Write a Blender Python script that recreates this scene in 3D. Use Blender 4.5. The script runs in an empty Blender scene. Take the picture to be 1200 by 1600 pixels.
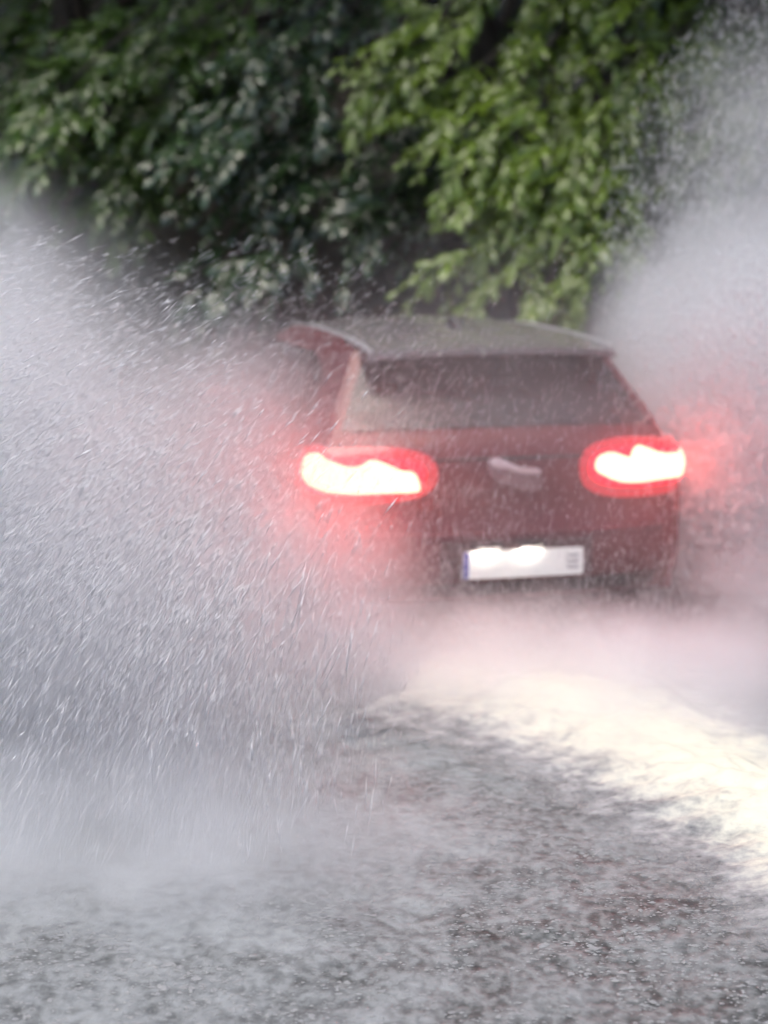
import bpy, bmesh, math, random
import numpy as np
from mathutils import Vector, Matrix
R = math.radians
random.seed(7)
rng = np.random.default_rng(11)
S = bpy.context.scene
COL = S.collection

# ------------------------------------------------------------------ camera, world, sun, exposure
CAM_H, F_PX, PITCH = 2.1, 2808.0, math.atan((800 - 364) / 2808.0)
cd = bpy.data.cameras.new('camera')
cam = bpy.data.objects.new('camera', cd); COL.objects.link(cam)
cam.location = (0, 0, CAM_H); cam.rotation_euler = (math.pi / 2 - PITCH, 0, 0)
cd.sensor_fit = 'VERTICAL'; cd.sensor_height = 24; cd.lens = 24 * F_PX / 1600
cd.clip_start = 0.05; cd.clip_end = 500
cd.dof.use_dof = True; cd.dof.focus_distance = 5.6; cd.dof.aperture_fstop = 0.88
S.camera = cam
SUN_EL, SUN_AZ = R(72), R(215)          # azimuth measured from +Y clockwise
w = bpy.data.worlds.new('World'); S.world = w; w.use_nodes = True
nt = w.node_tree
sky = nt.nodes.new('ShaderNodeTexSky'); sky.sky_type = 'NISHITA'; sky.sun_disc = False
sky.sun_elevation = SUN_EL; sky.sun_rotation = SUN_AZ; sky.air_density = 1.0; sky.dust_density = 4.0; sky.ozone_density = 1.0
bg = nt.nodes['Background']; bg.inputs[1].default_value = 0.11
nt.links.new(sky.outputs[0], bg.inputs[0])
sd = bpy.data.lights.new('sun', 'SUN'); sd.energy = 1.3; sd.angle = R(50); sd.color = (1.0, 0.95, 0.87)
sun = bpy.data.objects.new('sun', sd); COL.objects.link(sun)
sdir = Vector((math.sin(SUN_AZ) * math.cos(SUN_EL), math.cos(SUN_AZ) * math.cos(SUN_EL), math.sin(SUN_EL)))
sun.rotation_euler = sdir.to_track_quat('Z', 'Y').to_euler()
S.view_settings.view_transform = 'Standard'; S.view_settings.look = 'None'
S.view_settings.exposure = 0.8; S.view_settings.gamma = 1
S.cycles.volume_bounces = 4
S.cycles.max_bounces = 8
S.cycles.volume_step_rate = 1.5
S.cycles.use_adaptive_sampling = True; S.cycles.adaptive_threshold = 0.06; S.cycles.adaptive_min_samples = 20

# ------------------------------------------------------------------ helpers
def P(px, py, y):
    """world point at world distance y along the direction of photo pixel (px, py)"""
    a, b = (px - 600) / F_PX, (800 - py) / F_PX
    d = Vector((a, math.cos(PITCH) + b * math.sin(PITCH), -math.sin(PITCH) + b * math.cos(PITCH)))
    return Vector((0, 0, CAM_H)) + d * (y / d.y)

def tag(o, label=None, cat=None, group=None, kind=None):
    if label: o['label'] = label
    if cat: o['category'] = cat
    if group: o['group'] = group
    if kind: o['kind'] = kind
    return o

def link(name, me, m=None, parent=None):
    o = bpy.data.objects.new(name, me); COL.objects.link(o)
    if m is not None:
        for q in (m if isinstance(m, (list, tuple)) else [m]): me.materials.append(q)
    if parent: o.parent = parent
    return o

def mesh_np(name, verts, quads, smooth=True):
    me = bpy.data.meshes.new(name)
    verts = np.asarray(verts, np.float32); quads = np.asarray(quads, np.int32)
    k = quads.shape[1]
    me.vertices.add(len(verts)); me.vertices.foreach_set('co', verts.ravel())
    me.loops.add(quads.size); me.loops.foreach_set('vertex_index', quads.ravel())
    me.polygons.add(len(quads)); me.polygons.foreach_set('loop_start', np.arange(0, quads.size, k, dtype=np.int32))
    me.polygons.foreach_set('use_smooth', np.full(len(quads), smooth))
    me.update(calc_edges=True)
    return me

def from_bm(name, bm, m=None, parent=None, sharp=35):
    bmesh.ops.recalc_face_normals(bm, faces=bm.faces)
    for f in bm.faces: f.smooth = True
    for e in bm.edges:
        if len(e.link_faces) == 2 and e.calc_face_angle(0) > R(sharp): e.smooth = False
    me = bpy.data.meshes.new(name); bm.to_mesh(me); bm.free()
    return link(name, me, m, parent)

class N:
    """tiny node-tree writer"""
    def __init__(s, name):
        s.m = bpy.data.materials.new(name); s.m.use_nodes = True
        s.t = s.m.node_tree; s.t.nodes.clear(); s.out = s.n('OutputMaterial')
    def n(s, k, **kw):
        x = s.t.nodes.new('ShaderNode' + k)
        for a, v in kw.items():
            if a.startswith('i_'): s.put(x.inputs[int(a[2:])] if a[2:].isdigit() else x.inputs[a[2:].replace('_', ' ')], v)
            else: setattr(x, a, v)
        return x
    def put(s, sock, v):
        if hasattr(v, 'is_output') or isinstance(v, bpy.types.NodeSocket): s.t.links.new(v, sock)
        else: sock.default_value = v
    def math(s, op, a, b=0.0, clamp=False):
        x = s.n('Math', operation=op, use_clamp=clamp); s.put(x.inputs[0], a); s.put(x.inputs[1], b); return x.outputs[0]
    def ramp(s, f, a, b, lo=0.0, hi=1.0, smooth=True):
        x = s.n('MapRange', interpolation_type='SMOOTHSTEP' if smooth else 'LINEAR')
        for i, v in enumerate((f, a, b, lo, hi)): s.put(x.inputs[i], v)
        return x.outputs[0]
    def mix(s, f, a, b):
        x = s.n('Mix', data_type='RGBA'); s.put(x.inputs[0], f); s.put(x.inputs[6], a); s.put(x.inputs[7], b); return x.outputs[2]
    def noise(s, vec, scale, detail=3, rough=.55, w=None):
        x = s.n('TexNoise'); s.put(x.inputs['Vector'], vec); x.inputs['Scale'].default_value = scale
        x.inputs['Detail'].default_value = detail; x.inputs['Roughness'].default_value = rough
        return x
    def bsdf(s, **kw):
        b = s.n('BsdfPrincipled')
        for a, v in kw.items(): s.put(b.inputs[a.replace('_', ' ')], v)
        s.t.links.new(b.outputs[0], s.out.inputs[0]); return b

def plain(name, col, rough=.5, metal=0.0, bump=0.0, coat=0.0, spec=.5, var=.12, vs=9.0):
    q = N(name); tc = q.n('TexCoord').outputs['Object']
    nz = q.noise(tc, vs, 4).outputs[0]
    c = q.mix(nz, tuple(v * (1 - var) for v in col) + (1,), tuple(min(1, v * (1 + var)) for v in col) + (1,))
    b = q.bsdf(Base_Color=c, Roughness=q.ramp(nz, .2, .8, max(.02, rough - .08), rough + .08), Metallic=metal, Coat_Weight=coat, Coat_Roughness=.08, Specular_IOR_Level=spec)
    if bump:
        bp = q.n('Bump'); bp.inputs['Strength'].default_value = bump; q.put(bp.inputs['Height'], q.noise(tc, vs * 12, 3).outputs[0])
        q.put(b.inputs['Normal'], bp.outputs[0])
    return q.m

# ------------------------------------------------------------------ ground: road, verge, bank
def wet_road():
    q = N('wet_asphalt'); tc = q.n('TexCoord').outputs['Object']
    st = q.n('Mapping'); q.put(st.inputs[0], tc); st.inputs['Rotation'].default_value = (0, 0, R(8)); st.inputs['Scale'].default_value = (1, .75, 1)
    v = st.outputs[0]
    grain = q.noise(v, 30, 3, .55).outputs[0]
    splash = q.noise(v, 13, 3, .55).outputs[0]
    patch = q.noise(v, 3.0, 3, .55).outputs[0]
    col = q.mix(q.ramp(grain, .36, .66), (.05, .052, .052, 1), (.17, .178, .18, 1))
    xyz = q.n('SeparateXYZ'); q.put(xyz.inputs[0], tc)
    # white water thrown over the road, thicker on the left (x small) and towards the car
    side = q.ramp(xyz.outputs[0], -1.6, 1.9, .20, -.06, False)
    far = q.ramp(xyz.outputs[1], 5.2, 8.0, 0, .12, False)
    thr = q.math('ADD', q.math('ADD', q.math('ADD', q.math('MULTIPLY', splash, .42), q.math('MULTIPLY', patch, .62)), side), far)
    foam = q.ramp(q.math('ADD', thr, q.math('MULTIPLY', q.math('SUBTRACT', grain, .5), .14)), .38, .92)
    col = q.mix(q.math('MULTIPLY', foam, .9), col, (.34, .36, .375, 1))
    b = q.bsdf(Base_Color=col, Roughness=q.ramp(foam, 0, 1, .45, .6, False), Specular_IOR_Level=.15)
    h = q.math('ADD', q.math('MULTIPLY', grain, .5), q.math('MULTIPLY', splash, 1.0))
    bp = q.n('Bump'); bp.inputs['Strength'].default_value = .45; bp.inputs['Distance'].default_value = .03
    q.put(bp.inputs['Height'], h); q.put(b.inputs['Normal'], bp.outputs[0])
    return q.m

def grid(name, x0, x1, y0, y1, nx, ny, zf, m):
    X, Y = np.meshgrid(np.linspace(x0, x1, nx), np.linspace(y0, y1, ny))
    Z = zf(X, Y)
    v = np.stack([X, Y, Z], -1).reshape(-1, 3)
    i = np.arange(nx * ny).reshape(ny, nx)
    f = np.stack([i[:-1, :-1], i[:-1, 1:], i[1:, 1:], i[1:, :-1]], -1).reshape(-1, 4)
    return link(name, mesh_np(name, v, f), m)

def vnoise(X, Y, scale, seed=0):
    """smooth value noise on arrays"""
    r = np.random.default_rng(seed).random((256, 256))
    x, y = X * scale + 1000, Y * scale + 1000
    xi, yi = np.floor(x).astype(int), np.floor(y).astype(int)
    fx, fy = x - xi, y - yi
    fx, fy = fx * fx * (3 - 2 * fx), fy * fy * (3 - 2 * fy)
    g = lambda a, b: r[(b % 256), (a % 256)]
    return (g(xi, yi) * (1 - fx) + g(xi + 1, yi) * fx) * (1 - fy) + (g(xi, yi + 1) * (1 - fx) + g(xi + 1, yi + 1) * fx) * fy

road_m = wet_road()
def road_z(X, Y):
    near = np.clip((11 - Y) / 3, 0, 1) * np.clip((6 - np.abs(X)) / 2, 0, 1)
    return near * (.012 * vnoise(X, Y, 9, 1) + .005 * vnoise(X, Y * .8, 22, 2))
tag(grid('road', -9, 9, -2, 15, 520, 560, road_z, road_m), kind='structure', label='wet grey asphalt road under thrown water')
ground_m = plain('dark_soil', (.035, .03, .022), .9, bump=.6, var=.5, vs=2)
def ground_z(X, Y):
    bank = np.clip((Y - 15.2) / 7, 0, 1) ** 1.2 * 7.0
    return -.03 + bank + .25 * vnoise(X, Y, .9, 4) * np.clip((Y - 15) / 1.5, 0, 1)
tag(grid('ground', -60, 60, -40, 90, 130, 260, ground_z, ground_m), kind='structure', label='dark wooded bank and ground around the road')

# ------------------------------------------------------------------ trees
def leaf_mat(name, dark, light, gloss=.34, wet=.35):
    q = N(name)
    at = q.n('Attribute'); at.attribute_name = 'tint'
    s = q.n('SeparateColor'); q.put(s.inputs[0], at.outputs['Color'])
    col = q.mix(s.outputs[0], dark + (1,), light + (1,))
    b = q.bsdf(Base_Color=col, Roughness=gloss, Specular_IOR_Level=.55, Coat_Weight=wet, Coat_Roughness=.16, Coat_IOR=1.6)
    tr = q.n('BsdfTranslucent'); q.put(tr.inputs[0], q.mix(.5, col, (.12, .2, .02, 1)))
    mx = q.n('MixShader'); mx.inputs[0].default_value = .22
    q.put(mx.inputs[1], b.outputs[0]); q.put(mx.inputs[2], tr.outputs[0]); q.put(q.out.inputs[0], mx.outputs[0])
    return q.m

LEAF = np.array([[0, 0, 0], [.18, .30, -.05], [.36, .62, -.08], [.20, .88, -.10], [0, 1, -.16], [-.20, .88, -.10], [-.36, .62, -.08], [-.18, .30, -.05], [0, .35, .03], [0, .7, .01]])
LEAF[:, 0] *= .6
LF = np.array([[0, 1, 2, 8], [8, 2, 3, 9], [9, 3, 4, 4], [0, 8, 6, 7], [8, 9, 5, 6], [9, 4, 5, 5]])
LT = np.array([[0, 1, 8], [1, 2, 8], [8, 2, 9], [2, 3, 9], [9, 3, 4], [0, 8, 7], [7, 8, 6], [8, 9, 6], [6, 9, 5], [9, 4, 5]])

class Crown:
    def __init__(s): s.v, s.f, s.c, s.n = [], [], [], 0
    def leaves(s, pos, d, up, size, tint):
        """arrays: pos (n,3) base, d (n,3) leaf axis, up (n,3) approximate leaf normal"""
        d = d / np.linalg.norm(d, axis=1, keepdims=True)
        x = np.cross(d, up); x /= np.linalg.norm(x, axis=1, keepdims=True) + 1e-9
        z = np.cross(x, d)
        L = LEAF[None] * size[:, None, None]
        v = pos[:, None] + L[..., :1] * x[:, None] + L[..., 1:2] * d[:, None] + L[..., 2:] * z[:, None]
        n = len(pos)
        f = LT[None] + (s.n + np.arange(n) * len(LEAF))[:, None, None]
        s.v.append(v.reshape(-1, 3)); s.f.append(f.reshape(-1, 3)); s.c.append(np.repeat(tint, len(LEAF))); s.n += n * len(LEAF)
    def spray(s, p, d, length, n, size, tint, droop=.28):
        """a twig of alternating leaves, curving down"""
        t = np.linspace(.08, 1, n)
        d = np.asarray(d, float); d /= np.linalg.norm(d)
        ax = p + d * (t * length)[:, None] + np.array([0, 0, -1.0]) * (droop * length * t ** 2)[:, None]
        tang = d + np.array([0, 0, -1.0]) * (2 * droop * t)[:, None]
        side = np.cross(tang, [0, -.35, 1.0]); side /= np.linalg.norm(side, axis=1, keepdims=True)
        sg = np.where(np.arange(n) % 2 == 0, 1, -1)[:, None]
        ld = tang * .95 + side * sg * .62 + rng.normal(0, .22, (n, 3)); ld[-1] = tang[-1]
        up = np.array([0, -.6, .85]) + rng.normal(0, .36, (n, 3))
        size = size * rng.choice([.7, .9, 1.0, 1.2, 1.35])
        s.leaves(ax, ld, up, size * (1.05 - .35 * t) * rng.uniform(.65, 1.3, n), np.clip(tint + rng.normal(0, .12, n), 0, 1))
    def bough(s, a, b, width, n, length, nl, size, tint, sag=.12, spread=.5, tv=.15):
        a, b = np.array(a, float), np.array(b, float)
        ax = b - a; L = np.linalg.norm(ax); ax /= L
        side = np.cross(ax, [0, -1, .5]); side /= np.linalg.norm(side)
        for k in range(n):
            t = rng.uniform(.02, 1) ** .8
            p = a + ax * L * t + np.array([0, 0, -sag * L * t * t]) + side * rng.normal(0, width * (1.1 - .6 * t)) + rng.normal(0, .09, 3)
            d = ax + side * rng.normal(0, spread) + rng.normal(0, .18, 3) + np.array([-.18, -.12, -.06])
            s.spray(p, d, length * rng.uniform(.7, 1.25), nl, size, np.clip(tint + rng.normal(0, tv), 0, 1))
    def build(s, name, m, parent):
        me = mesh_np(name, np.concatenate(s.v), np.concatenate(s.f))
        c = np.concatenate(s.c); col = np.stack([c, c, c, np.ones_like(c)], -1).astype(np.float32)
        a = me.attributes.new('tint', 'FLOAT_COLOR', 'POINT'); a.data.foreach_set('color', col.ravel())
        return link(name, me, m, parent)

bark = plain('wet_bark', (.05, .04, .032), .7, bump=.8, var=.4, vs=6)
def tube(bm, pts, radii, n=9):
    rings = []
    for i, p in enumerate(pts):
        p = Vector(p); t = (Vector(pts[min(i + 1, len(pts) - 1)]) - Vector(pts[max(i - 1, 0)])).normalized()
        u = t.orthogonal().normalized(); v = t.cross(u)
        rings.append([bm.verts.new(p + (u * math.cos(k / n * 6.2832) + v * math.sin(k / n * 6.2832)) * radii[i]) for k in range(n)])
    for a, b in zip(rings, rings[1:]):
        for k in range(n): bm.faces.new((a[k], a[(k + 1) % n], b[(k + 1) % n], b[k]))
    bm.faces.new(rings[0][::-1]); bm.faces.new(rings[-1])

def gz(x, y): return float(ground_z(np.array([[x]]), np.array([[y]]))[0, 0])

LEFTDOWN = np.array([-.82, -.25, -.40])
def tree(x, y, label, boughs, mat, size=.17, height=8.0, fill=260, fill_r=2.2, fill_z=(2.2, 8), tint=.35, fy=0.0, over=0):
    z0 = gz(x, y) - .1
    root = bpy.data.objects.new('tree', None); COL.objects.link(root); root.location = (x, y, z0)
    tag(root, label, 'tree', 'trees along the wooded bank')
    bm = bmesh.new()
    h = height - z0
    spine = [(math.sin(i * 1.3) * .09 * i, math.cos(i * .9) * .06 * i, h * i / 6) for i in range(7)]
    tube(bm, spine, [.26 - .032 * i for i in range(7)])
    for k in range(6):
        b0 = Vector(spine[2 + k % 4]); a = k * 1.9
        tip = b0 + Vector((math.cos(a) * 1.7, math.sin(a) * 1.3 - .5, 1.0 + .2 * k))
        tube(bm, [b0, b0.lerp(tip, .5) + Vector((0, 0, .15)), tip], [.1, .06, .02], 6)
    for (a, b, *_r) in boughs:
        a, b = Vector(a) - Vector((x, y, z0)), Vector(b) - Vector((x, y, z0))
        s0 = Vector((0, 0, max(.4, min(h - .6, a.z - .3))))
        tube(bm, [s0, s0.lerp(a, .6) + Vector((0, 0, .12)), a, a.lerp(b, .6) + Vector((0, 0, -.03)), b.lerp(a, .1) + Vector((0, 0, -.1))], [.07, .05, .032, .018, .006], 6)
    tr = from_bm('trunk', bm, bark, root)
    c = Crown(); o = np.array([x, y, z0])
    for (a, b, width, n, ti) in boughs:
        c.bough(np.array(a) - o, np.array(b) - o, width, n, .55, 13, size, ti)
    # body of the crown: clumps through its volume
    ncl = max(1, fill // 14)
    for k in range(ncl):
        u = rng.normal(0, 1, 3); u /= np.linalg.norm(u); r = rng.uniform(.35, 1) ** .6
        cz = rng.uniform(*fill_z)
        cen = np.array([u[0] * r * fill_r, u[1] * r * fill_r * .8 + fy, cz - z0])
        ti = np.clip(tint + rng.normal(0, .2), 0, 1)  # low tints put the shade of the dark gaps into the leaves
        for j in range(14):
            p = cen + rng.normal(0, .36, 3) * np.array([1.2, 1, .8])
            d = LEFTDOWN + rng.normal(0, .35, 3)
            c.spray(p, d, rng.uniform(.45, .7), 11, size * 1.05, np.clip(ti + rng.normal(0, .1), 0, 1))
    if over:                                    # unseen leaf clumps added above the road to shade the foliage below
        for k in range(over):
            cen = np.array([rng.uniform(-2.2, 2.2), rng.uniform(-3.8, .3), rng.uniform(4.6, 7.6) - z0])
            cen[2] += max(0, 1.2 - .3 * (cen[1] + 3.8))
            for j in range(12):
                c.spray(cen + rng.normal(0, .4, 3), LEFTDOWN + rng.normal(0, .4, 3), rng.uniform(.5, .75), 10, size * 1.25, tint)
    c.build('crown', mat, root)
    return root

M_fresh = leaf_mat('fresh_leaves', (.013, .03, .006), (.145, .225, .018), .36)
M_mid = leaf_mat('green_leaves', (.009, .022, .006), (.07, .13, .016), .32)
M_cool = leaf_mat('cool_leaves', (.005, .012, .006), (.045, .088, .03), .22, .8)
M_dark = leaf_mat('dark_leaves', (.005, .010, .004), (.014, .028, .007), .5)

def B(p0, d0, p1, d1, width, n, tint): return (tuple(P(*p0, d0 - .7)), tuple(P(*p1, d1 - .9)), width * .45, int(n * .85), tint)

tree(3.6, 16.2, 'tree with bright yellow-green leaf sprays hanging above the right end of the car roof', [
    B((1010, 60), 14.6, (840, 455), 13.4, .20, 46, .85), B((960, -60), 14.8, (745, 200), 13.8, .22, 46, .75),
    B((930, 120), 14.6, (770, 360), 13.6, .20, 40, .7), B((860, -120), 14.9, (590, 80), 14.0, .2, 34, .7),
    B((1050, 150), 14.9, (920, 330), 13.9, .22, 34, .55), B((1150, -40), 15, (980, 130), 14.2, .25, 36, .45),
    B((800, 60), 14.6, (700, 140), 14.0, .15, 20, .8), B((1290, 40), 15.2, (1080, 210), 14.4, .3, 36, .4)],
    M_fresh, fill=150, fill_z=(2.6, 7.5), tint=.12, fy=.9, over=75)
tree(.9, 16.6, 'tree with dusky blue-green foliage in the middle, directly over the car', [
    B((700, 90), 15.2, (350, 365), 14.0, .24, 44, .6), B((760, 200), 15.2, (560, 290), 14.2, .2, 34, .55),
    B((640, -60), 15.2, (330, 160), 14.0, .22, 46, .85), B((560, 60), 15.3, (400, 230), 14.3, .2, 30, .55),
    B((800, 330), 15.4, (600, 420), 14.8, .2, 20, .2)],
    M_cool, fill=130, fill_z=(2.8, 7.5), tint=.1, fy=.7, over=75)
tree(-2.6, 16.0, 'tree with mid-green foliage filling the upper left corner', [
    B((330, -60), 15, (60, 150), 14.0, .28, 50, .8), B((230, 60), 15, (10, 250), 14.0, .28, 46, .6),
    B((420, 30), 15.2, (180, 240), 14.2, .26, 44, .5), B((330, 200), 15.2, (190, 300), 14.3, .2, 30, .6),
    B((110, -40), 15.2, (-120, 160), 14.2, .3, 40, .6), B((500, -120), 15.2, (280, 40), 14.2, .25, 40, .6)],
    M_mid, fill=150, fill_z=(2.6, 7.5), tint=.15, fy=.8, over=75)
tree(-6.6, 17.2, 'tree at the far left, mostly behind the tall left plume of spray', [], M_mid, fill=420, fill_z=(1.4, 8), tint=.3)
tree(6.9, 17.2, 'tree at the far right, seen through the right plume of spray', [
    B((1330, -60), 15.6, (1130, 120), 15, .3, 30, .5)], M_mid, fill=420, fill_z=(1.4, 8), tint=.3)
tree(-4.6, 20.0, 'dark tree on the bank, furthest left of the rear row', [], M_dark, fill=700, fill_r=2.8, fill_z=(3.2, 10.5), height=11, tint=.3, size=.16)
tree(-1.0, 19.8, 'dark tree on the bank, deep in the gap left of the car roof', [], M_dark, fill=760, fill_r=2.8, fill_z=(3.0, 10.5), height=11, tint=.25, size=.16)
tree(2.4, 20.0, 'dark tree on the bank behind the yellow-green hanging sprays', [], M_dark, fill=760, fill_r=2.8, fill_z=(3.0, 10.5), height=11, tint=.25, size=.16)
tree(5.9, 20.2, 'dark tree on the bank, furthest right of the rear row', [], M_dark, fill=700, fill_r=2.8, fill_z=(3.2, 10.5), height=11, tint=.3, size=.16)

# undergrowth along the foot of the bank
ug = Crown()
for k in range(1500):
    x, y = rng.uniform(-8, 8.5), rng.uniform(15.0, 18.2)
    z = gz(x, y) + rng.uniform(0, 1.25) * rng.random() ** .4
    ug.spray(np.array([x, y, z]), np.array([rng.normal(-.3, .6), -.5, rng.uniform(-.1, .8)]), rng.uniform(.35, .7), 9, .12, rng.uniform(0, .6), .4)
tag(ug.build('undergrowth', leaf_mat('undergrowth_leaves', (.035, .02, .012), (.09, .06, .03), .6), None), 'undergrowth tinted with brownish shadow at the foot of the bank behind the car', 'undergrowth', kind='stuff')  # brownish shadow above the car roof is put into the leaf colour

# ------------------------------------------------------------------ car  (local: x right, y forward, z up; origin on the ground below the rear)
YAW = R(15)
car = bpy.data.objects.new('car', None); COL.objects.link(car)
car.location = (.655, 9.0, 0); car.rotation_euler = (0, 0, YAW); car.scale = (1.075, 1, 1)
tag(car, 'dark suv tinted with red lamp glow, driving away through flood water with both brake lights glowing', 'car')

paint = plain('glow_tinted_paint', (.095, .006, .010), .34, metal=.1, coat=.1, var=.08)  # red glow veiling the dark car is put into this colour
blackp = plain('black_trim', (.016, .015, .016), .5, bump=.15)
q = N('tinted_glass'); tcg = q.n('TexCoord').outputs['Object']; q.bsdf(Base_Color=(.012, .012, .014, 1), Roughness=q.ramp(q.noise(tcg, 5, 3).outputs[0], .3, .7, .2, .4), Specular_IOR_Level=.5); glass_m = q.m
chrome = plain('chrome', (.75, .74, .75), .12, metal=1.0, var=.04)
rubber = plain('tyre_rubber', (.02, .02, .02), .8, bump=.4)
alloy = plain('alloy_wheel', (.35, .35, .36), .35, metal=.9)

# stations along the centre line: y, z, half width at the top edge, crown drop at edge, bow (forward shift at edge)
ST = [(.10, .24, .74, .0, .10), (.03, .30, .80, .0, .12), (-.01, .40, .84, .0, .13), (-.02, .52, .865, .0, .14), (-.005, .60, .875, .0, .14),
      (.03, .66, .88, .0, .13), (.035, .78, .885, .005, .13), (.03, .90, .885, .01, .13), (.045, .99, .875, .015, .13), (.075, 1.05, .855, .02, .12),
      (.13, 1.10, .83, .02, .11), (.25, 1.23, .765, .02, .09), (.38, 1.37, .69, .02, .07), (.47, 1.465, .64, .02, .05), (.54, 1.535, .615, .03, .02),
      (.80, 1.575, .62, .05, 0), (1.3, 1.605, .63, .055, 0), (1.9, 1.61, .64, .055, 0), (2.3, 1.58, .64, .055, 0), (2.6, 1.50, .64, .05, -.02),
      (2.95, 1.30, .69, .04, -.08), (3.25, 1.12, .76, .03, -.12), (3.4, 1.06, .82, .05, -.12), (3.9, .99, .82, .06, -.10), (4.2, .92, .80, .06, -.12),
      (4.36, .80, .78, .03, -.16), (4.42, .66, .78, .0, -.2), (4.43, .45, .76, .0, -.22), (4.36, .26, .72, .0, -.2)]
ZB = 1.0                                   # belt line
US = [0, .15, .3, .45, .6, .74, .86, .94, .985, 1.0]
def top_pt(s, u):
    y, z, wd, cr, bw = s; a = abs(u)
    return Vector((wd * u, y + bw * a ** 3.2, z - cr * a ** 2.6))
def side_w(z):
    return float(np.interp(z, [.2, .35, .55, .75, .9, 1.0, 1.06], [.80, .885, .915, .925, .915, .89, .86]))
def section(s):
    pts = [top_pt(s, u) for u in US]
    e = pts[-1]; zs_top = e.z
    lo = min(.24, zs_top - .01)
    if zs_top > ZB + .12:
        zl = [zs_top - .03, zs_top * .6 + ZB * .4, zs_top * .25 + ZB * .75, ZB, .92, .8, .65, .5, .36, lo]
        for z in zl:
            if z >= ZB: wv = e.x + (.89 - e.x) * ((zs_top - z) / (zs_top - ZB)) ** .9 + (.02 if z < zs_top - .02 else .012)
            else: wv = side_w(z)
            if z < ZB and s[0] > 4: wv = min(wv, s[2] + .06)
            pts.append(Vector((wv, e.y, z)))
    else:
        zl = np.linspace(zs_top - .012, lo, 10)
        for i, z in enumerate(zl):
            wv = max(e.x, min(side_w(z), e.x + .012 + .02 * i))
            if s[0] > 3.9: wv = e.x + .02
            pts.append(Vector((wv, e.y + (.01 if s[0] < 2 else 0), z)))
    return pts
bm = bmesh.new()
rows = []
for s in ST:
    h = section(s)
    ring = [bm.verts.new((-p.x, p.y, p.z)) for p in h[:0:-1]] + [bm.verts.new(p) for p in h]
    rows.append(ring)
for a, b in zip(rows, rows[1:]):
    for k in range(len(a) - 1): bm.faces.new((a[k], a[k + 1], b[k + 1], b[k]))
    bm.faces.new((a[-1], a[0], b[0], b[-1]))
bm.faces.new(rows[0]); bm.faces.new(rows[-1][::-1])
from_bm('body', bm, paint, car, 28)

def surf(yz_t, u):
    """point on the rear skin: yz_t is a float station index"""
    i = max(0, min(len(ST) - 2, int(yz_t))); f = yz_t - i
    return top_pt(ST[i], u).lerp(top_pt(ST[i + 1], u), f)
def rear_at(xx, z):
    """rear skin point for car-local x, height z (tail region), wrapping round the corner onto the flank"""
    zz = [s[1] for s in ST[:15]]
    t = float(np.interp(z, zz, range(15)))
    wd = surf(t, 1.0).x
    if abs(xx) <= wd:
        return surf(t, xx / wd)
    e = surf(t, 1.0); over = abs(xx) - wd
    return Vector((math.copysign(wd + min(.035, over * .6), xx), e.y + over * 1.15, z))
def patch(name, t0, t1, u0, u1, nt_, nu, off, m, parent, thick=.0):
    bm = bmesh.new(); g = []
    for i in range(nt_ + 1):
        row = []
        for j in range(nu + 1):
            t, u = t0 + (t1 - t0) * i / nt_, u0 + (u1 - u0) * j / nu
            p = surf(t, u); n = (surf(t + .01, u) - p).cross(surf(t, u + .01) - p).normalized()
            if n.y > 0 and n.z < .3 or n.z < -.2: n = -n
            row.append(bm.verts.new(p + n * off))
        g.append(row)
    for i in range(nt_):
        for j in range(nu): bm.faces.new((g[i][j], g[i][j + 1], g[i + 1][j + 1], g[i + 1][j]))
    return from_bm(name, bm, m, parent)
patch('rear_window', 10.15, 13.6, -.95, .95, 14, 20, .006, glass_m, car)
patch('windscreen', 19.2, 21.2, -.92, .92, 8, 12, .008, glass_m, car)
# side windows
for sx in (-1, 1):
    bm = bmesh.new(); loop_t, loop_b = [], []
    for y in np.linspace(.72, 2.75, 12):
        zt = float(np.interp(y, [.72, 1.0, 2.2, 2.75], [1.36, 1.46, 1.47, 1.26])); zb = 1.05
        wt = .66 + (.89 - .66) * ((1.56 - zt) / .56) ** .9 + .018; wb = .885
        loop_t.append(bm.verts.new((sx * wt, y, zt))); loop_b.append(bm.verts.new((sx * wb, y, zb)))
    for k in range(11): bm.faces.new((loop_t[k], loop_t[k + 1], loop_b[k + 1], loop_b[k]))
    bmesh.ops.solidify(bm, geom=bm.faces[:], thickness=.012)
    from_bm('side_window', bm, glass_m, car)

def slab(outline_top, outline_bot):
    """closed mesh from two matching point loops"""
    bm = bmesh.new(); a = [bm.verts.new(p) for p in outline_top]; b = [bm.verts.new(p) for p in outline_bot]
    bm.faces.new(a); bm.faces.new(b[::-1]); n = len(a)
    for k in range(n): bm.faces.new((a[k], b[k], b[(k + 1) % n], a[(k + 1) % n]))
    return bm
# roof spoiler: overhangs the window, thin trailing edge, ends turned down
us = np.linspace(-1, 1, 25); bm = bmesh.new(); rowsS = []
for u in us:
    a = abs(u); wv = .625
    x = wv * u
    zf = 1.585 - .045 * a ** 2.6; yb = .22 + .10 * a ** 4
    zt = 1.515 - .03 * a ** 3
    prof = [(.86, zf + .004), (.6, zf - .012), (yb + .06, zt + .012), (yb, zt), (yb + .004, zt - .03), (yb + .1, zt - .045), (.52, 1.50 - .04 * a ** 2.6), (.8, zf - .03)]
    rowsS.append([bm.verts.new((x, y, z)) for y, z in prof])
for a, b in zip(rowsS, rowsS[1:]):
    n = len(a)
    for k in range(n): bm.faces.new((a[k], a[(k + 1) % n], b[(k + 1) % n], b[k]))
bm.faces.new(rowsS[0]); bm.faces.new(rowsS[-1][::-1])
sp_m = plain('sky_sheen_paint', (.17, .155, .16), .24, metal=.2, coat=.6, var=.08)  # sky reflected on roof and spoiler is put into this grey
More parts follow.
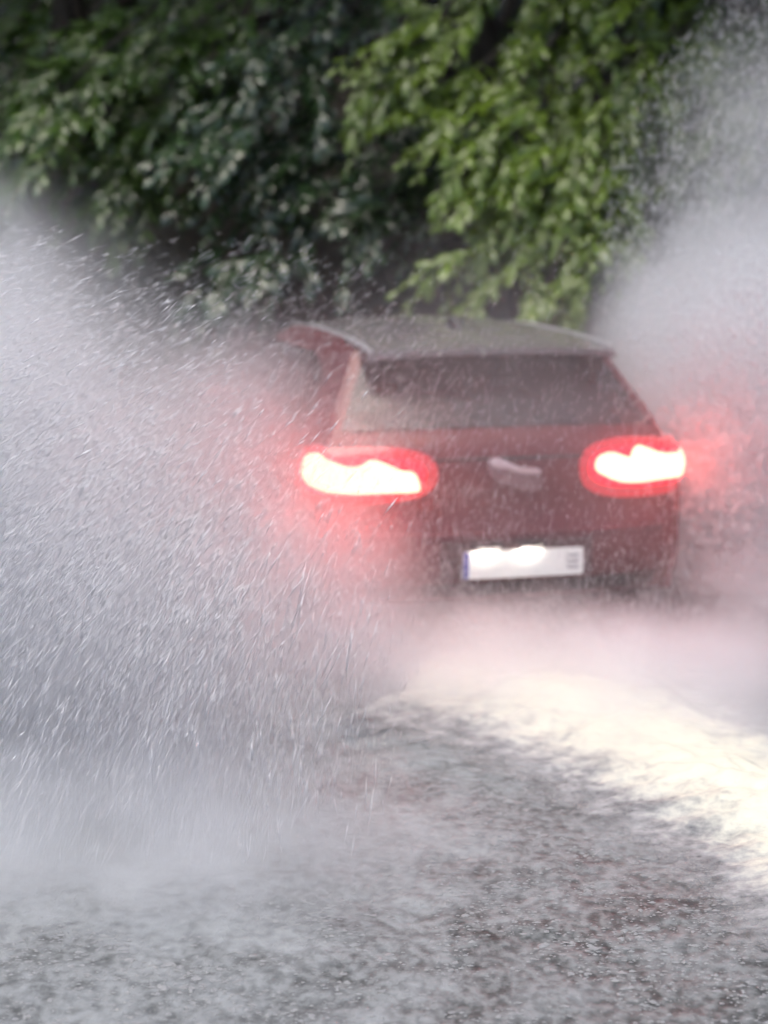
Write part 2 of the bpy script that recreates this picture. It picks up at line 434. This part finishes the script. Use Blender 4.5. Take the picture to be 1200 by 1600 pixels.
from_bm('roof_spoiler', bm, sp_m, car, 30)
patch('roof_panel', 14.25, 18.0, -.93, .93, 10, 16, .004, sp_m, car)  # skin added over the roof to carry the sky grey
# rails added to carry the bright streak along the roof edge; shark-fin antenna
for sx in (-1, 1):
    bm = bmesh.new()
    tube(bm, [(sx * .612, .34, 1.502), (sx * .612, .48, 1.522), (sx * .607, .9, 1.548), (sx * .605, 1.6, 1.565), (sx * .61, 2.2, 1.55), (sx * .61, 2.3, 1.52)], [.012, .016, .015, .014, .012, .008], 8)
    from_bm('streak_rail', bm, plain('streak_metal', (.58, .57, .59), .34, metal=.6), car)
bm = bmesh.new()
fin = [(0, .95, 1.585), (0, 1.0, 1.65), (0, 1.06, 1.655), (0, 1.2, 1.59)]
tube(bm, [(0, .93, 1.588), (0, .98, 1.62), (0, 1.08, 1.615), (0, 1.2, 1.592)], [.012, .03, .025, .006], 8)
from_bm('antenna', bm, blackp, car)
# wiper, tailgate crease bar, bumper lower trim, exhaust tips
bm = bmesh.new()
tube(bm, [tuple(rear_at(x, .975) + Vector((0, -.004, 0))) for x in np.linspace(-.42, .42, 15)], [.009] * 15, 6)
from_bm('tailgate_trim', bm, blackp, car)
def rear_band(name, x0, x1, zlo, zhi, off, m, n=24):
    bm = bmesh.new(); A, Bq = [], []
    rows_ = []
    for x in np.linspace(x0, x1, n):
        lo, hi = rear_at(x, zlo), rear_at(x, zhi)
        o = Vector((0, -off, 0))
        rows_.append([bm.verts.new(lo + o), bm.verts.new(hi + o), bm.verts.new(hi + Vector((0, .02, 0))), bm.verts.new(lo + Vector((0, .02, 0)))])
    for a, b in zip(rows_, rows_[1:]):
        for k in range(4): bm.faces.new((a[k], a[(k + 1) % 4], b[(k + 1) % 4], b[k]))
    bm.faces.new(rows_[0]); bm.faces.new(rows_[-1][::-1])
    return from_bm(name, bm, m, car, 30)
rear_band('bumper_trim', -.78, .78, .27, .345, .02, blackp)
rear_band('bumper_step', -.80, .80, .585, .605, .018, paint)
# door mirrors
for sx in (-1, 1):
    bm = bmesh.new(); bmesh.ops.create_uvsphere(bm, u_segments=16, v_segments=10, radius=1)
    bmesh.ops.transform(bm, matrix=Matrix.Translation((sx * 1.0, 2.55, 1.1)) @ Matrix.Diagonal((.12, .08, .075, 1)), verts=bm.verts)
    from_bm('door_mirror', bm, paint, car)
# wheels
def wheel(x, y):
    e = bpy.data.objects.new('wheel', None); COL.objects.link(e); e.parent = car; e.location = (x, y, .34)
    bm = bmesh.new(); prof = [(.22, -.11), (.30, -.115), (.335, -.095), (.345, -.05), (.345, .05), (.335, .095), (.30, .115), (.22, .11)]
    n = 40; rr = [[bm.verts.new((xx, r * math.cos(k / n * 6.28319), r * math.sin(k / n * 6.28319))) for r, xx in prof] for k in range(n)]
    for k in range(n):
        a, b = rr[k], rr[(k + 1) % n]
        for j in range(len(prof)): bm.faces.new((a[j], a[(j + 1) % len(prof)], b[(j + 1) % len(prof)], b[j]))
    from_bm('tyre', bm, rubber, e)
    bm = bmesh.new(); sx = 1 if x > 0 else -1
    tube(bm, [(sx * .03, 0, 0), (sx * .10, 0, 0)], [.06, .05], 16)
    for k in range(5):
        a = k * 1.2566
        tube(bm, [(sx * .085, .04 * math.cos(a), .04 * math.sin(a)), (sx * .07, .222 * math.cos(a), .222 * math.sin(a))], [.032, .024], 8)
    from_bm('rim', bm, alloy, e)
for x, y in ((-.80, .86), (.80, .86), (-.80, 3.5), (.80, 3.5)): wheel(x, y)

# ---- lamps
def emit(name, col, st):
    q = N(name); e = q.n('Emission'); e.inputs[0].default_value = col + (1,); e.inputs[1].default_value = st
    q.put(q.out.inputs[0], e.outputs[0]); return q.m
LAMP = emit('brake_light', (1.0, .054, .035), 20.0)
q = N('red_lens'); q.bsdf(Base_Color=(.35, .01, .015, 1), Roughness=.1, Coat_Weight=1.0, Emission_Color=(1, .006, .03, 1), Emission_Strength=.22); LENS = q.m  # real lens, enlarged and glowing to carry the lamp's halo
PXM = 312 * math.cos(YAW) * 1.075
def px2car(px, py, y_row=735):
    return (px - 787) / PXM, CAM_H - .005 - (py - 364) / 312.0
def smooth_loop(pts, n=72):
    pts = [Vector(p) for p in pts]; out = []; k = len(pts)
    for i in range(k):
        p0, p1, p2, p3 = pts[i - 1], pts[i], pts[(i + 1) % k], pts[(i + 2) % k]
        for j in range(max(2, n // k)):
            t = j / max(2, n // k)
            out.append(.5 * ((2 * p1) + (p2 - p0) * t + (2 * p0 - 5 * p1 + 4 * p2 - p3) * t * t + (3 * p1 - p0 - 3 * p2 + p3) * t ** 3))
    return out
def skin_piece(name, loop, off, depth, m, parent, dome=.012):
    """a lens-like piece following the rear skin inside a closed (x, z) outline"""
    c = Vector((sum(p[0] for p in loop) / len(loop), sum(p[1] for p in loop) / len(loop)))
    bm = bmesh.new(); rings = []
    def pt(x, z, o): return rear_at(x, z) + Vector((math.copysign(max(0, abs(x) - .7) / .23 * o, x) if abs(x) > .7 else 0, -o, 0))
    xs = [p[0] for p in loop]; zsx = [p[1] for p in loop]
    for f in (1.0, .85, .6, .3):
        ring = []
        for p in loop:
            x = c.x + (p[0] - c.x) * f; z = c.y + (p[1] - c.y) * f
            ring.append(bm.verts.new(pt(x, z, off + dome * (1 - f ** 3))))
        rings.append(ring)
    back = [bm.verts.new(pt(p[0], p[1], off - depth)) for p in loop]
    n = len(loop); cv = bm.verts.new(pt(c.x, c.y, off + dome))
    for a, b in zip([back] + rings, rings):
        for k in range(n): bm.faces.new((a[k], a[(k + 1) % n], b[(k + 1) % n], b[k]))
    for k in range(n): bm.faces.new((rings[-1][k], rings[-1][(k + 1) % n], cv))
    return from_bm(name, bm, m, parent, 50)
RL = [(917, 735), (921, 717), (943, 709), (962, 714), (975, 722), (983, 708), (995, 699), (1010, 704), (1030, 713), (1058, 715), (1076, 718), (1083, 737), (1072, 753), (1030, 757), (995, 760), (960, 757), (932, 746)]  # lobed lit outlines follow the shaken light trail, so they are not mirrored
LL = [(470, 735), (478, 712), (500, 702), (515, 706), (540, 718), (560, 718), (580, 709), (602, 715), (630, 727), (650, 730), (660, 748), (656, 761), (600, 762), (545, 763), (505, 757), (482, 746)]
def wrapx(x):                               # flank part of the left lamp is seen foreshortened: give it its real length
    return x if x > -.80 else -.80 + (x + .80) * 1.25
LL = [(p[0] - max(0, p[0] - 500) * .13, p[1]) for p in LL]
LLc = [(wrapx(px2car(*p)[0]), px2car(*p)[1]) for p in LL]; RLc = [px2car(p[0] + 6 + max(0, p[0] - 1000) * .2, p[1]) for p in RL]
def oval(x0, x1, z0, z1, k=2.6, n=14):
    cx, cz, a, b = (x0 + x1) / 2, (z0 + z1) / 2, (x1 - x0) / 2, (z1 - z0) / 2
    f = lambda v: math.copysign(abs(v) ** (2 / k), v)
    return [(cx + a * f(math.cos(i / n * 6.28319)), cz + b * f(math.sin(i / n * 6.28319))) for i in range(n)]
q = N('lamp_halo'); q.bsdf(Base_Color=(.4, .01, .015, 1), Roughness=.2, Emission_Color=(1, .006, .03, 1), Emission_Strength=1.0); HALO = q.m  # added glowing ring, imitates the red halo around the lamp
for lp, ex, inn in ((LLc, oval(-1.10, -.36, .76, 1.055), oval(-1.06, -.42, .805, 1.01)), (RLc, oval(.34, 1.0, .745, 1.065), oval(.385, .985, .80, 1.02))):
    lens = skin_piece('tail_light', smooth_loop(ex, 56), .012, .03, LENS, car, .006)
    skin_piece('halo_ring', smooth_loop(inn, 56), .0215, .006, HALO, lens, .005)
    skin_piece('brake_lamp', smooth_loop(lp, 68), .030, .006, LAMP, lens, .010)

# ---- badge
bl = [px2car(*p) for p in [(750, 716), (762, 711), (778, 718), (800, 727), (829, 731), (833, 750), (829, 768), (800, 765), (775, 754), (755, 745), (748, 732)]]
q = N('badge_metal'); q.bsdf(Base_Color=(.22, .12, .13, 1), Metallic=.6, Roughness=.4)
badge = skin_piece('badge', smooth_loop(bl, 66), .014, .012, q.m, car, .006)
bl = [px2car(*p) for p in [(751, 717), (763, 712), (779, 719), (801, 728), (829, 732), (829, 739), (800, 738), (776, 730), (758, 727)]]
q = N('badge_bright_metal'); q.bsdf(Base_Color=(.6, .46, .47, 1), Metallic=.6, Roughness=.4)
skin_piece('badge_rim', smooth_loop(bl, 54), .026, .010, q.m, badge, .006)

# ---- number plate, lit by its own two small lamps
pm = N('plate_white'); tc = pm.n('TexCoord').outputs['Object']
pm.bsdf(Base_Color=pm.mix(pm.noise(tc, 20).outputs[0], (.78, .78, .76, 1), (.86, .86, .83, 1)), Roughness=.35)
blue = plain('plate_blue', (.03, .05, .32), .4)
rec = rear_band('plate_recess', -.36, .40, .365, .56, .012, plain('plate_recess_trim', (.05, .02, .024), .35))
def plate_pt(x, z, o): return Vector((x, rear_at(0, .46).y - .02 - o, z))
def prism(name, loop, o0, o1, m, parent):
    return from_bm(name, slab([plate_pt(x, z, o1) for x, z in loop], [plate_pt(x, z, o0) for x, z in loop]), m, parent)
def rrect(x0, x1, z0, z1, r=.012):
    out = []
    for cx, cz, a0 in ((x1 - r, z1 - r, 0), (x0 + r, z1 - r, 90), (x0 + r, z0 + r, 180), (x1 - r, z0 + r, 270)):
        for k in range(5): out.append((cx + r * math.cos(R(a0 + k * 22.5)), cz + r * math.sin(R(a0 + k * 22.5))))
    return out
plate = prism('number_plate', rrect(-.26, .34, .375, .515), .0, .012, pm.m, car)
prism('plate_band', rrect(-.258, -.232, .378, .512, .008), .0122, .0145, blue, plate)
for z in (.415, .445, .475): prism('plate_mark', rrect(.255, .315, z - .006, z + .006, .004), .0122, .0145, plain('plate_grey', (.3, .3, .31), .4), plate)
PL = emit('plate_lamp_light', (1.0, .96, .84), 34.0)
for x in (-.15, .06):
    hs = prism('plate_lamp', rrect(x - .07, x + .07, .542, .566, .006), .0, .075, blackp, car)
    bm = bmesh.new()
    vs = [bm.verts.new(plate_pt(x + a * .055, .5405, b)) for a, b in ((-1, .02), (1, .02), (1, .068), (-1, .068))]
    bm.faces.new(vs)
    bmesh.ops.solidify(bm, geom=bm.faces[:], thickness=.003)
    from_bm('bulb', bm, PL, hs)

# ------------------------------------------------------------------ wake: churned foam behind the right wheels
def foam_mat():
    q = N('white_foam'); tc = q.n('TexCoord').outputs['Object']
    n1 = q.noise(tc, 7, 5, .62).outputs[0]; n2 = q.noise(tc, 26, 3, .6).outputs[0]
    col = q.mix(q.ramp(n1, .3, .6), (.33, .33, .342, 1), (.46, .46, .47, 1))
    at = q.n('Attribute'); at.attribute_name = 'cover'
    col = q.mix(q.ramp(q.math('ADD', at.outputs['Fac'], q.math('ADD', q.math('MULTIPLY', n1, .8), q.math('MULTIPLY', n2, .5))), 1.25, 1.85), col, (.66, .645, .53, 1))  # warm overexposed highlight on the thick core is put into the colour
    b = q.bsdf(Base_Color=col, Roughness=.6)
    bp = q.n('Bump'); bp.inputs['Strength'].default_value = .25; bp.inputs['Distance'].default_value = .03; q.put(bp.inputs['Height'], n2); q.put(b.inputs['Normal'], bp.outputs[0])
    at = q.n('Attribute'); at.attribute_name = 'cover'
    cv = q.math('ADD', at.outputs['Fac'], q.math('MULTIPLY', q.math('SUBTRACT', q.math('ADD', q.math('MULTIPLY', n1, .6), q.math('MULTIPLY', n2, .4)), .5), 1.5))
    tr = q.n('BsdfTransparent'); mx = q.n('MixShader'); q.put(mx.inputs[0], q.ramp(cv, .05, 1.1))
    q.put(mx.inputs[1], tr.outputs[0]); q.put(mx.inputs[2], b.outputs[0]); q.put(q.out.inputs[0], mx.outputs[0])
    return q.m
# centre line of the churned water: px position of the bright band on the ground
def G(px, py):
    a, b = (px - 600) / F_PX, (800 - py) / F_PX
    d = Vector((a, math.cos(PITCH) + b * math.sin(PITCH), -math.sin(PITCH) + b * math.cos(PITCH)))
    return Vector((0, 0, CAM_H)) + d * (-CAM_H / d.z)
line = [(G(585, 1062), .40), (G(690, 1068), .56), (G(800, 1090), .62), (G(900, 1120), .60), (G(1020, 1175), .52), (G(1150, 1250), .46), (G(1300, 1340), .42), (G(1500, 1480), .42)]
cl = []
for i in range(len(line) - 1):
    for t in np.linspace(0, 1, 50, endpoint=False):
        cl.append((line[i][0].lerp(line[i + 1][0], t), line[i][1] * (1 - t) + line[i + 1][1] * t))
nu = 90; V, C = [], []
for i, (p, hw) in enumerate(cl):
    q0 = cl[max(0, i - 8)][0]; q1 = cl[min(len(cl) - 1, i + 8)][0]
    t = (q1 - q0).normalized(); s_ = Vector((-t.y, t.x, 0))
    e = min(1, i / 45)
    for j in range(nu):
        u = j / (nu - 1) * 2 - 1
        V.append(p + s_ * u * hw * 1.75); C.append((1 - abs(u) ** 1.5) * (.3 + .9 * e))
V = np.array(V); C = np.array(C)
V[:, 2] = .010 + C ** 2 * (.015 + .05 * vnoise(V[:, 0], V[:, 1], 3.2, 8) + .03 * vnoise(V[:, 0], V[:, 1], 11, 9) + .012 * vnoise(V[:, 0], V[:, 1], 30, 10))
ii = np.arange(len(cl) * nu).reshape(len(cl), nu)
Fq = np.stack([ii[:-1, :-1], ii[:-1, 1:], ii[1:, 1:], ii[1:, :-1]], -1).reshape(-1, 4)
me = mesh_np('foam', V, Fq); a = me.attributes.new('cover', 'FLOAT', 'POINT'); a.data.foreach_set('value', C.astype(np.float32))
tag(link('foam', me, foam_mat()), 'bright white churned foam sweeping behind the car to the right', 'foam', kind='stuff')

# ------------------------------------------------------------------ spray: soft clouds of fine water plus flying drops
def spray_mat(name, dens, nscale, warp, edge, aniso, col=(.962, .972, .99)):
    q = N(name); tcn = q.n('TexCoord'); o = tcn.outputs['Object']
    geo = q.n('NewGeometry').outputs['Position']
    nz = q.noise(geo, nscale, 4, .6)
    nv = q.n('VectorMath', operation='SUBTRACT'); q.put(nv.inputs[0], nz.outputs['Color']); nv.inputs[1].default_value = (.5, .5, .5)
    sc = q.n('VectorMath', operation='SCALE'); q.put(sc.inputs[0], nv.outputs[0]); sc.inputs['Scale'].default_value = warp
    ad = q.n('VectorMath', operation='ADD'); q.put(ad.inputs[0], o); q.put(ad.inputs[1], sc.outputs[0])
    ln = q.n('VectorMath', operation='LENGTH'); q.put(ln.inputs[0], ad.outputs[0])
    f = q.ramp(ln.outputs['Value'], 1.0, 1.0 - edge)
    f = q.math('MULTIPLY', f, q.ramp(nz.outputs[0], .30, .68, .35, 1.5))
    pv = q.n('VolumePrincipled')
    pv.inputs['Color'].default_value = col + (1,); q.put(pv.inputs['Density'], q.math('MULTIPLY', f, dens)); pv.inputs['Anisotropy'].default_value = aniso
    q.put(q.out.inputs['Volume'], pv.outputs[0])
    return q.m
PUFFS = []
def puff(label, c, r, rot=(0, 0, 0), dens=1.0, nscale=1.1, warp=.7, edge=.75, aniso=.25):
    bm = bmesh.new(); bmesh.ops.create_icosphere(bm, subdivisions=3, radius=1.0)
    o = from_bm('water_spray', bm, spray_mat('spray_mist', dens, nscale, warp, edge, aniso))
    o.location = c; o.scale = r; o.rotation_euler = tuple(R(a) for a in rot)
    tag(o, label, 'spray', kind='stuff'); PUFFS.append(o)
    return o
puff('thick white spray wall thrown up at the left edge', (-2.75, 8.7, .9), (1.9, 1.7, 1.75), (0, 18, 0), 3.4)
puff('thin upper spray drifting over the left foliage', (-2.3, 9.6, 1.75), (2.1, 1.6, 1.0), (0, 24, 0), .55, edge=.95)
puff('pale spray sloping down from the left plume towards the car', (-1.45, 8.6, 1.1), (1.25, 1.2, .95), (0, 35, 0), .9, edge=.95)
puff('grey falling spray in the left foreground', (-1.6, 6.9, .45), (1.7, 1.3, .95), (0, 10, 0), 1.5)
puff('spray between the left plume and the car', (-.75, 8.1, .75), (1.0, 1.1, 1.0), (0, 20, 0), .5)
puff('red lit mist hanging around the back of the car', (.35, 8.7, 1.0), (2.2, 1.6, 1.35), (0, 0, 0), .17, warp=.4, edge=.9)
puff('dense white water boiling behind the rear bumper', (.6, 8.1, .08), (1.7, .8, .44), (0, 0, 0), 2.8, nscale=2.2, warp=.5)
puff('white spray wall thrown up along the right side of the car', (2.35, 10.6, 1.0), (1.25, 1.5, 1.6), (0, -14, 0), 3.0)
puff('tall thin spray drifting up to the right above the car', (2.5, 11.6, 2.2), (1.15, 1.3, 1.75), (0, 12, 0), .5)
puff('low mist over the wake at the right edge', (2.2, 8.3, .3), (1.2, 1.0, .6), (0, 0, 0), 1.0, nscale=1.8)
puff('white mist blown up from the churned foam', (1.25, 7.6, .14), (1.2, 1.3, .30), (0, 0, -35), 1.4, nscale=2.4)
puff('spray torn off the left rear wheel', (-.42, 8.6, .4), (.9, .9, .55), (0, 10, 0), 1.9)
puff('thin spray in front of the left flank of the car', (-.75, 9.0, 1.2), (.62, .6, .75), (0, 15, 0), .5)
puff('bright spray close against the right side of the car', (1.9, 10.0, 1.15), (.78, .75, 1.3), (0, -16, 0), 3.2)
puff('low splash mist over the near left road', (-1.3, 5.7, .08), (2.0, 1.0, .44), (0, 0, 0), 2.0, nscale=2.0)

# flying drops and torn threads of water
drop_m = N('water_drop')
b = drop_m.n('BsdfPrincipled'); b.inputs['Base Color'].default_value = (.96, .96, .98, 1); b.inputs['Roughness'].default_value = .3
tr_ = drop_m.n('BsdfTranslucent'); tr_.inputs[0].default_value = (.95, .95, .98, 1)
mx_ = drop_m.n('MixShader'); mx_.inputs[0].default_value = .45
drop_m.put(mx_.inputs[1], b.outputs[0]); drop_m.put(mx_.inputs[2], tr_.outputs[0]); drop_m.put(drop_m.out.inputs[0], mx_.outputs[0])
def drops(name, label, pts, dirs, L, rad):
    n = len(pts); d = dirs / np.linalg.norm(dirs, axis=1, keepdims=True)
    u = np.cross(d, np.array([0, 1.0, .2])); u /= np.linalg.norm(u, axis=1, keepdims=True); v = np.cross(d, u)
    a = pts - d * L[:, None] * .5; bb = pts + d * L[:, None] * .5; m = pts + d * L[:, None] * .15
    ring = [m + (u * math.cos(k * 2.0944) + v * math.sin(k * 2.0944)) * rad[:, None] for k in range(3)]
    V = np.stack([a, bb] + ring, 1).reshape(-1, 3)
    T = np.array([[0, 2, 3], [0, 3, 4], [0, 4, 2], [1, 3, 2], [1, 4, 3], [1, 2, 4]])
    F = (T[None] + (np.arange(n) * 5)[:, None, None]).reshape(-1, 3)
    return tag(link(name, mesh_np(name, V, F), drop_m.m), label, 'water drops', kind='stuff')
def in_ell(n, c, r, ry=0.0, p=1 / 2.2):
    u = rng.normal(0, 1, (n, 3)); u /= np.linalg.norm(u, axis=1, keepdims=True); u *= (rng.random(n) ** p)[:, None]
    u = u * np.array(r); a = R(ry); x = u[:, 0] * math.cos(a) + u[:, 2] * math.sin(a); z = -u[:, 0] * math.sin(a) + u[:, 2] * math.cos(a)
    p_ = np.stack([x, u[:, 1], z], -1) + np.array(c)
    return p_[p_[:, 2] > .02]
def fall_dir(p):
    """drops fly out from the wheels: flat and fast high on the left, steep near the road and near the car"""
    ang = np.interp(p[:, 2], [.1, .6, 1.2, 1.8, 2.4], [66, 55, 38, 18, 5]) + np.interp(p[:, 0], [-2.5, -1, .5], [-6, 8, 30])
    ang = np.radians(ang + rng.normal(0, 9, len(p)))
    return np.stack([np.cos(ang), rng.normal(0, .25, len(p)), np.sin(ang)], -1)
pl = np.concatenate([in_ell(42000, (-2.2, 8.0, .85), (2.0, 1.7, 1.45), 18, .6), in_ell(16000, (-1.5, 6.7, .5), (1.6, 1.1, .85), 10, .5), in_ell(16000, (-.7, 8.0, .8), (1.3, 1.0, 1.3), 20, .6)])
lt = np.stack([-1.75 + 1.7 * rng.beta(1.1, 1.8, 2600), rng.uniform(5.7, 6.9, 2600), rng.uniform(.05, 1.0, 2600) ** 1.3], -1)
drops('water_drops', 'long slanting threads of water low in the left foreground', lt, fall_dir(lt), rng.gamma(3, .03, len(lt)) + .03, rng.uniform(.0007, .0020, len(lt)))
def clumped(c, per, along, across):
    d = fall_dir(c); d /= np.linalg.norm(d, axis=1, keepdims=True)
    k = rng.poisson(per * rng.gamma(1.2, 1 / 1.2, len(c)))
    p = np.repeat(c, k, axis=0) + np.repeat(d, k, axis=0) * rng.normal(0, along, (k.sum(), 1)) + rng.normal(0, across, (k.sum(), 3))
    return p[p[:, 2] > .02]
fr = clumped(np.stack([-2.3 + 2.6 * rng.beta(1.1, 1.7, 3800), rng.uniform(5.8, 7.4, 3800), rng.uniform(.05, 2.2, 3800)], -1), 22, .14, .028)
fr[:, 0] += rng.normal(0, .02, len(fr)); sx_ = fr[:, 0] / fr[:, 1] * F_PX / 600                       # thinner towards the car and the top of the plume
keep = rng.random(len(fr)) < np.clip(.12 - sx_, 0, 1) ** 1.3 * 1.4 * np.clip((1.75 - fr[:, 2] + .3 * (-fr[:, 0])) / 1.3, 0, 1)
fr = fr[keep]
drops('water_drops', 'long threads of falling water in front of the left plume', fr, fall_dir(fr), (rng.gamma(2.2, .025, len(fr)) + .014) * np.interp(fr[:, 2], [.2, 1.2, 2], [1.5, .8, .6]), rng.gamma(2, .0005, len(fr)) + .0003)
drops('water_drops', 'flying drops and threads of water across the left plume', pl, fall_dir(pl), rng.gamma(2.2, .014, len(pl)) + .010, rng.uniform(.0004, .0012, len(pl)))
pc = np.concatenate([in_ell(4500, (.6, 8.0, .9), (1.6, .8, 1.2)), in_ell(12000, (.6, 8.2, .2), (1.7, .5, .55), 0, .6)])
drops('water_drops', 'fine drops falling in front of the back of the car', pc, fall_dir(pc) * np.array([.5, 1, 1]), rng.gamma(2, .009, len(pc)) + .008, rng.uniform(.0004, .0010, len(pc)))
pr = np.concatenate([in_ell(22000, (2.1, 9.6, 1.0), (.95, .6, 1.3), -10, .5), in_ell(12000, (2.3, 9.6, 1.3), (1.2, 1.2, 1.7), -8), in_ell(20000, (2.4, 10.2, 2.1), (1.2, 1.2, 1.6), 10)])
dr = np.stack([rng.normal(.15, .5, len(pr)), rng.normal(0, .3, len(pr)), np.full(len(pr), 1.0)], -1)
drops('water_drops', 'fine flying drops in the right plume beside the car', pr, dr, rng.gamma(2, .012, len(pr)) + .01, rng.uniform(.0009, .0026, len(pr)))

# grit-like rain beads and tiny foam specks on the water film
n = 42000
fx, fy = rng.uniform(-2.4, 2.6, n), 4.4 + 4.0 * rng.random(n) ** 1.2
keepf = vnoise(fx, fy, 3.2, 21) * .6 + vnoise(fx, fy, 9, 22) * .6 + rng.normal(0, .12, n) > .56
fx, fy = fx[keepf], fy[keepf]; n = len(fx)
fz = road_z(fx, fy) + .001
r = rng.gamma(2.2, .0014, n) + .0016
a = rng.uniform(0, 6.28, n)
sc_ = np.stack([r * rng.uniform(.8, 1.8, n), r * rng.uniform(.7, 1.2, n), r * rng.uniform(.4, 1.0, n)], -1)
ring = np.array([[math.cos(k * 1.0472), math.sin(k * 1.0472), 0] for k in range(6)] + [[0, 0, .8]])
bead = ring[None] * np.concatenate([rng.uniform(.6, 1.2, (n, 6, 1)), np.ones((n, 1, 1))], 1)
V = np.stack([fx, fy, fz], -1)[:, None] + bead * sc_[:, None]
T = np.array([[0, 1, 6], [1, 2, 6], [2, 3, 6], [3, 4, 6], [4, 5, 6], [5, 0, 6]])
F = (T[None] + (np.arange(n) * 7)[:, None, None]).reshape(-1, 3)
tag(link('foam_flecks', mesh_np('foam_flecks', V.reshape(-1, 3), F), plain('grey_foam', (.25, .255, .262), .4, var=.35, vs=40)), 'tiny grey foam specks and rain splashes on the wet road', 'foam', kind='stuff')
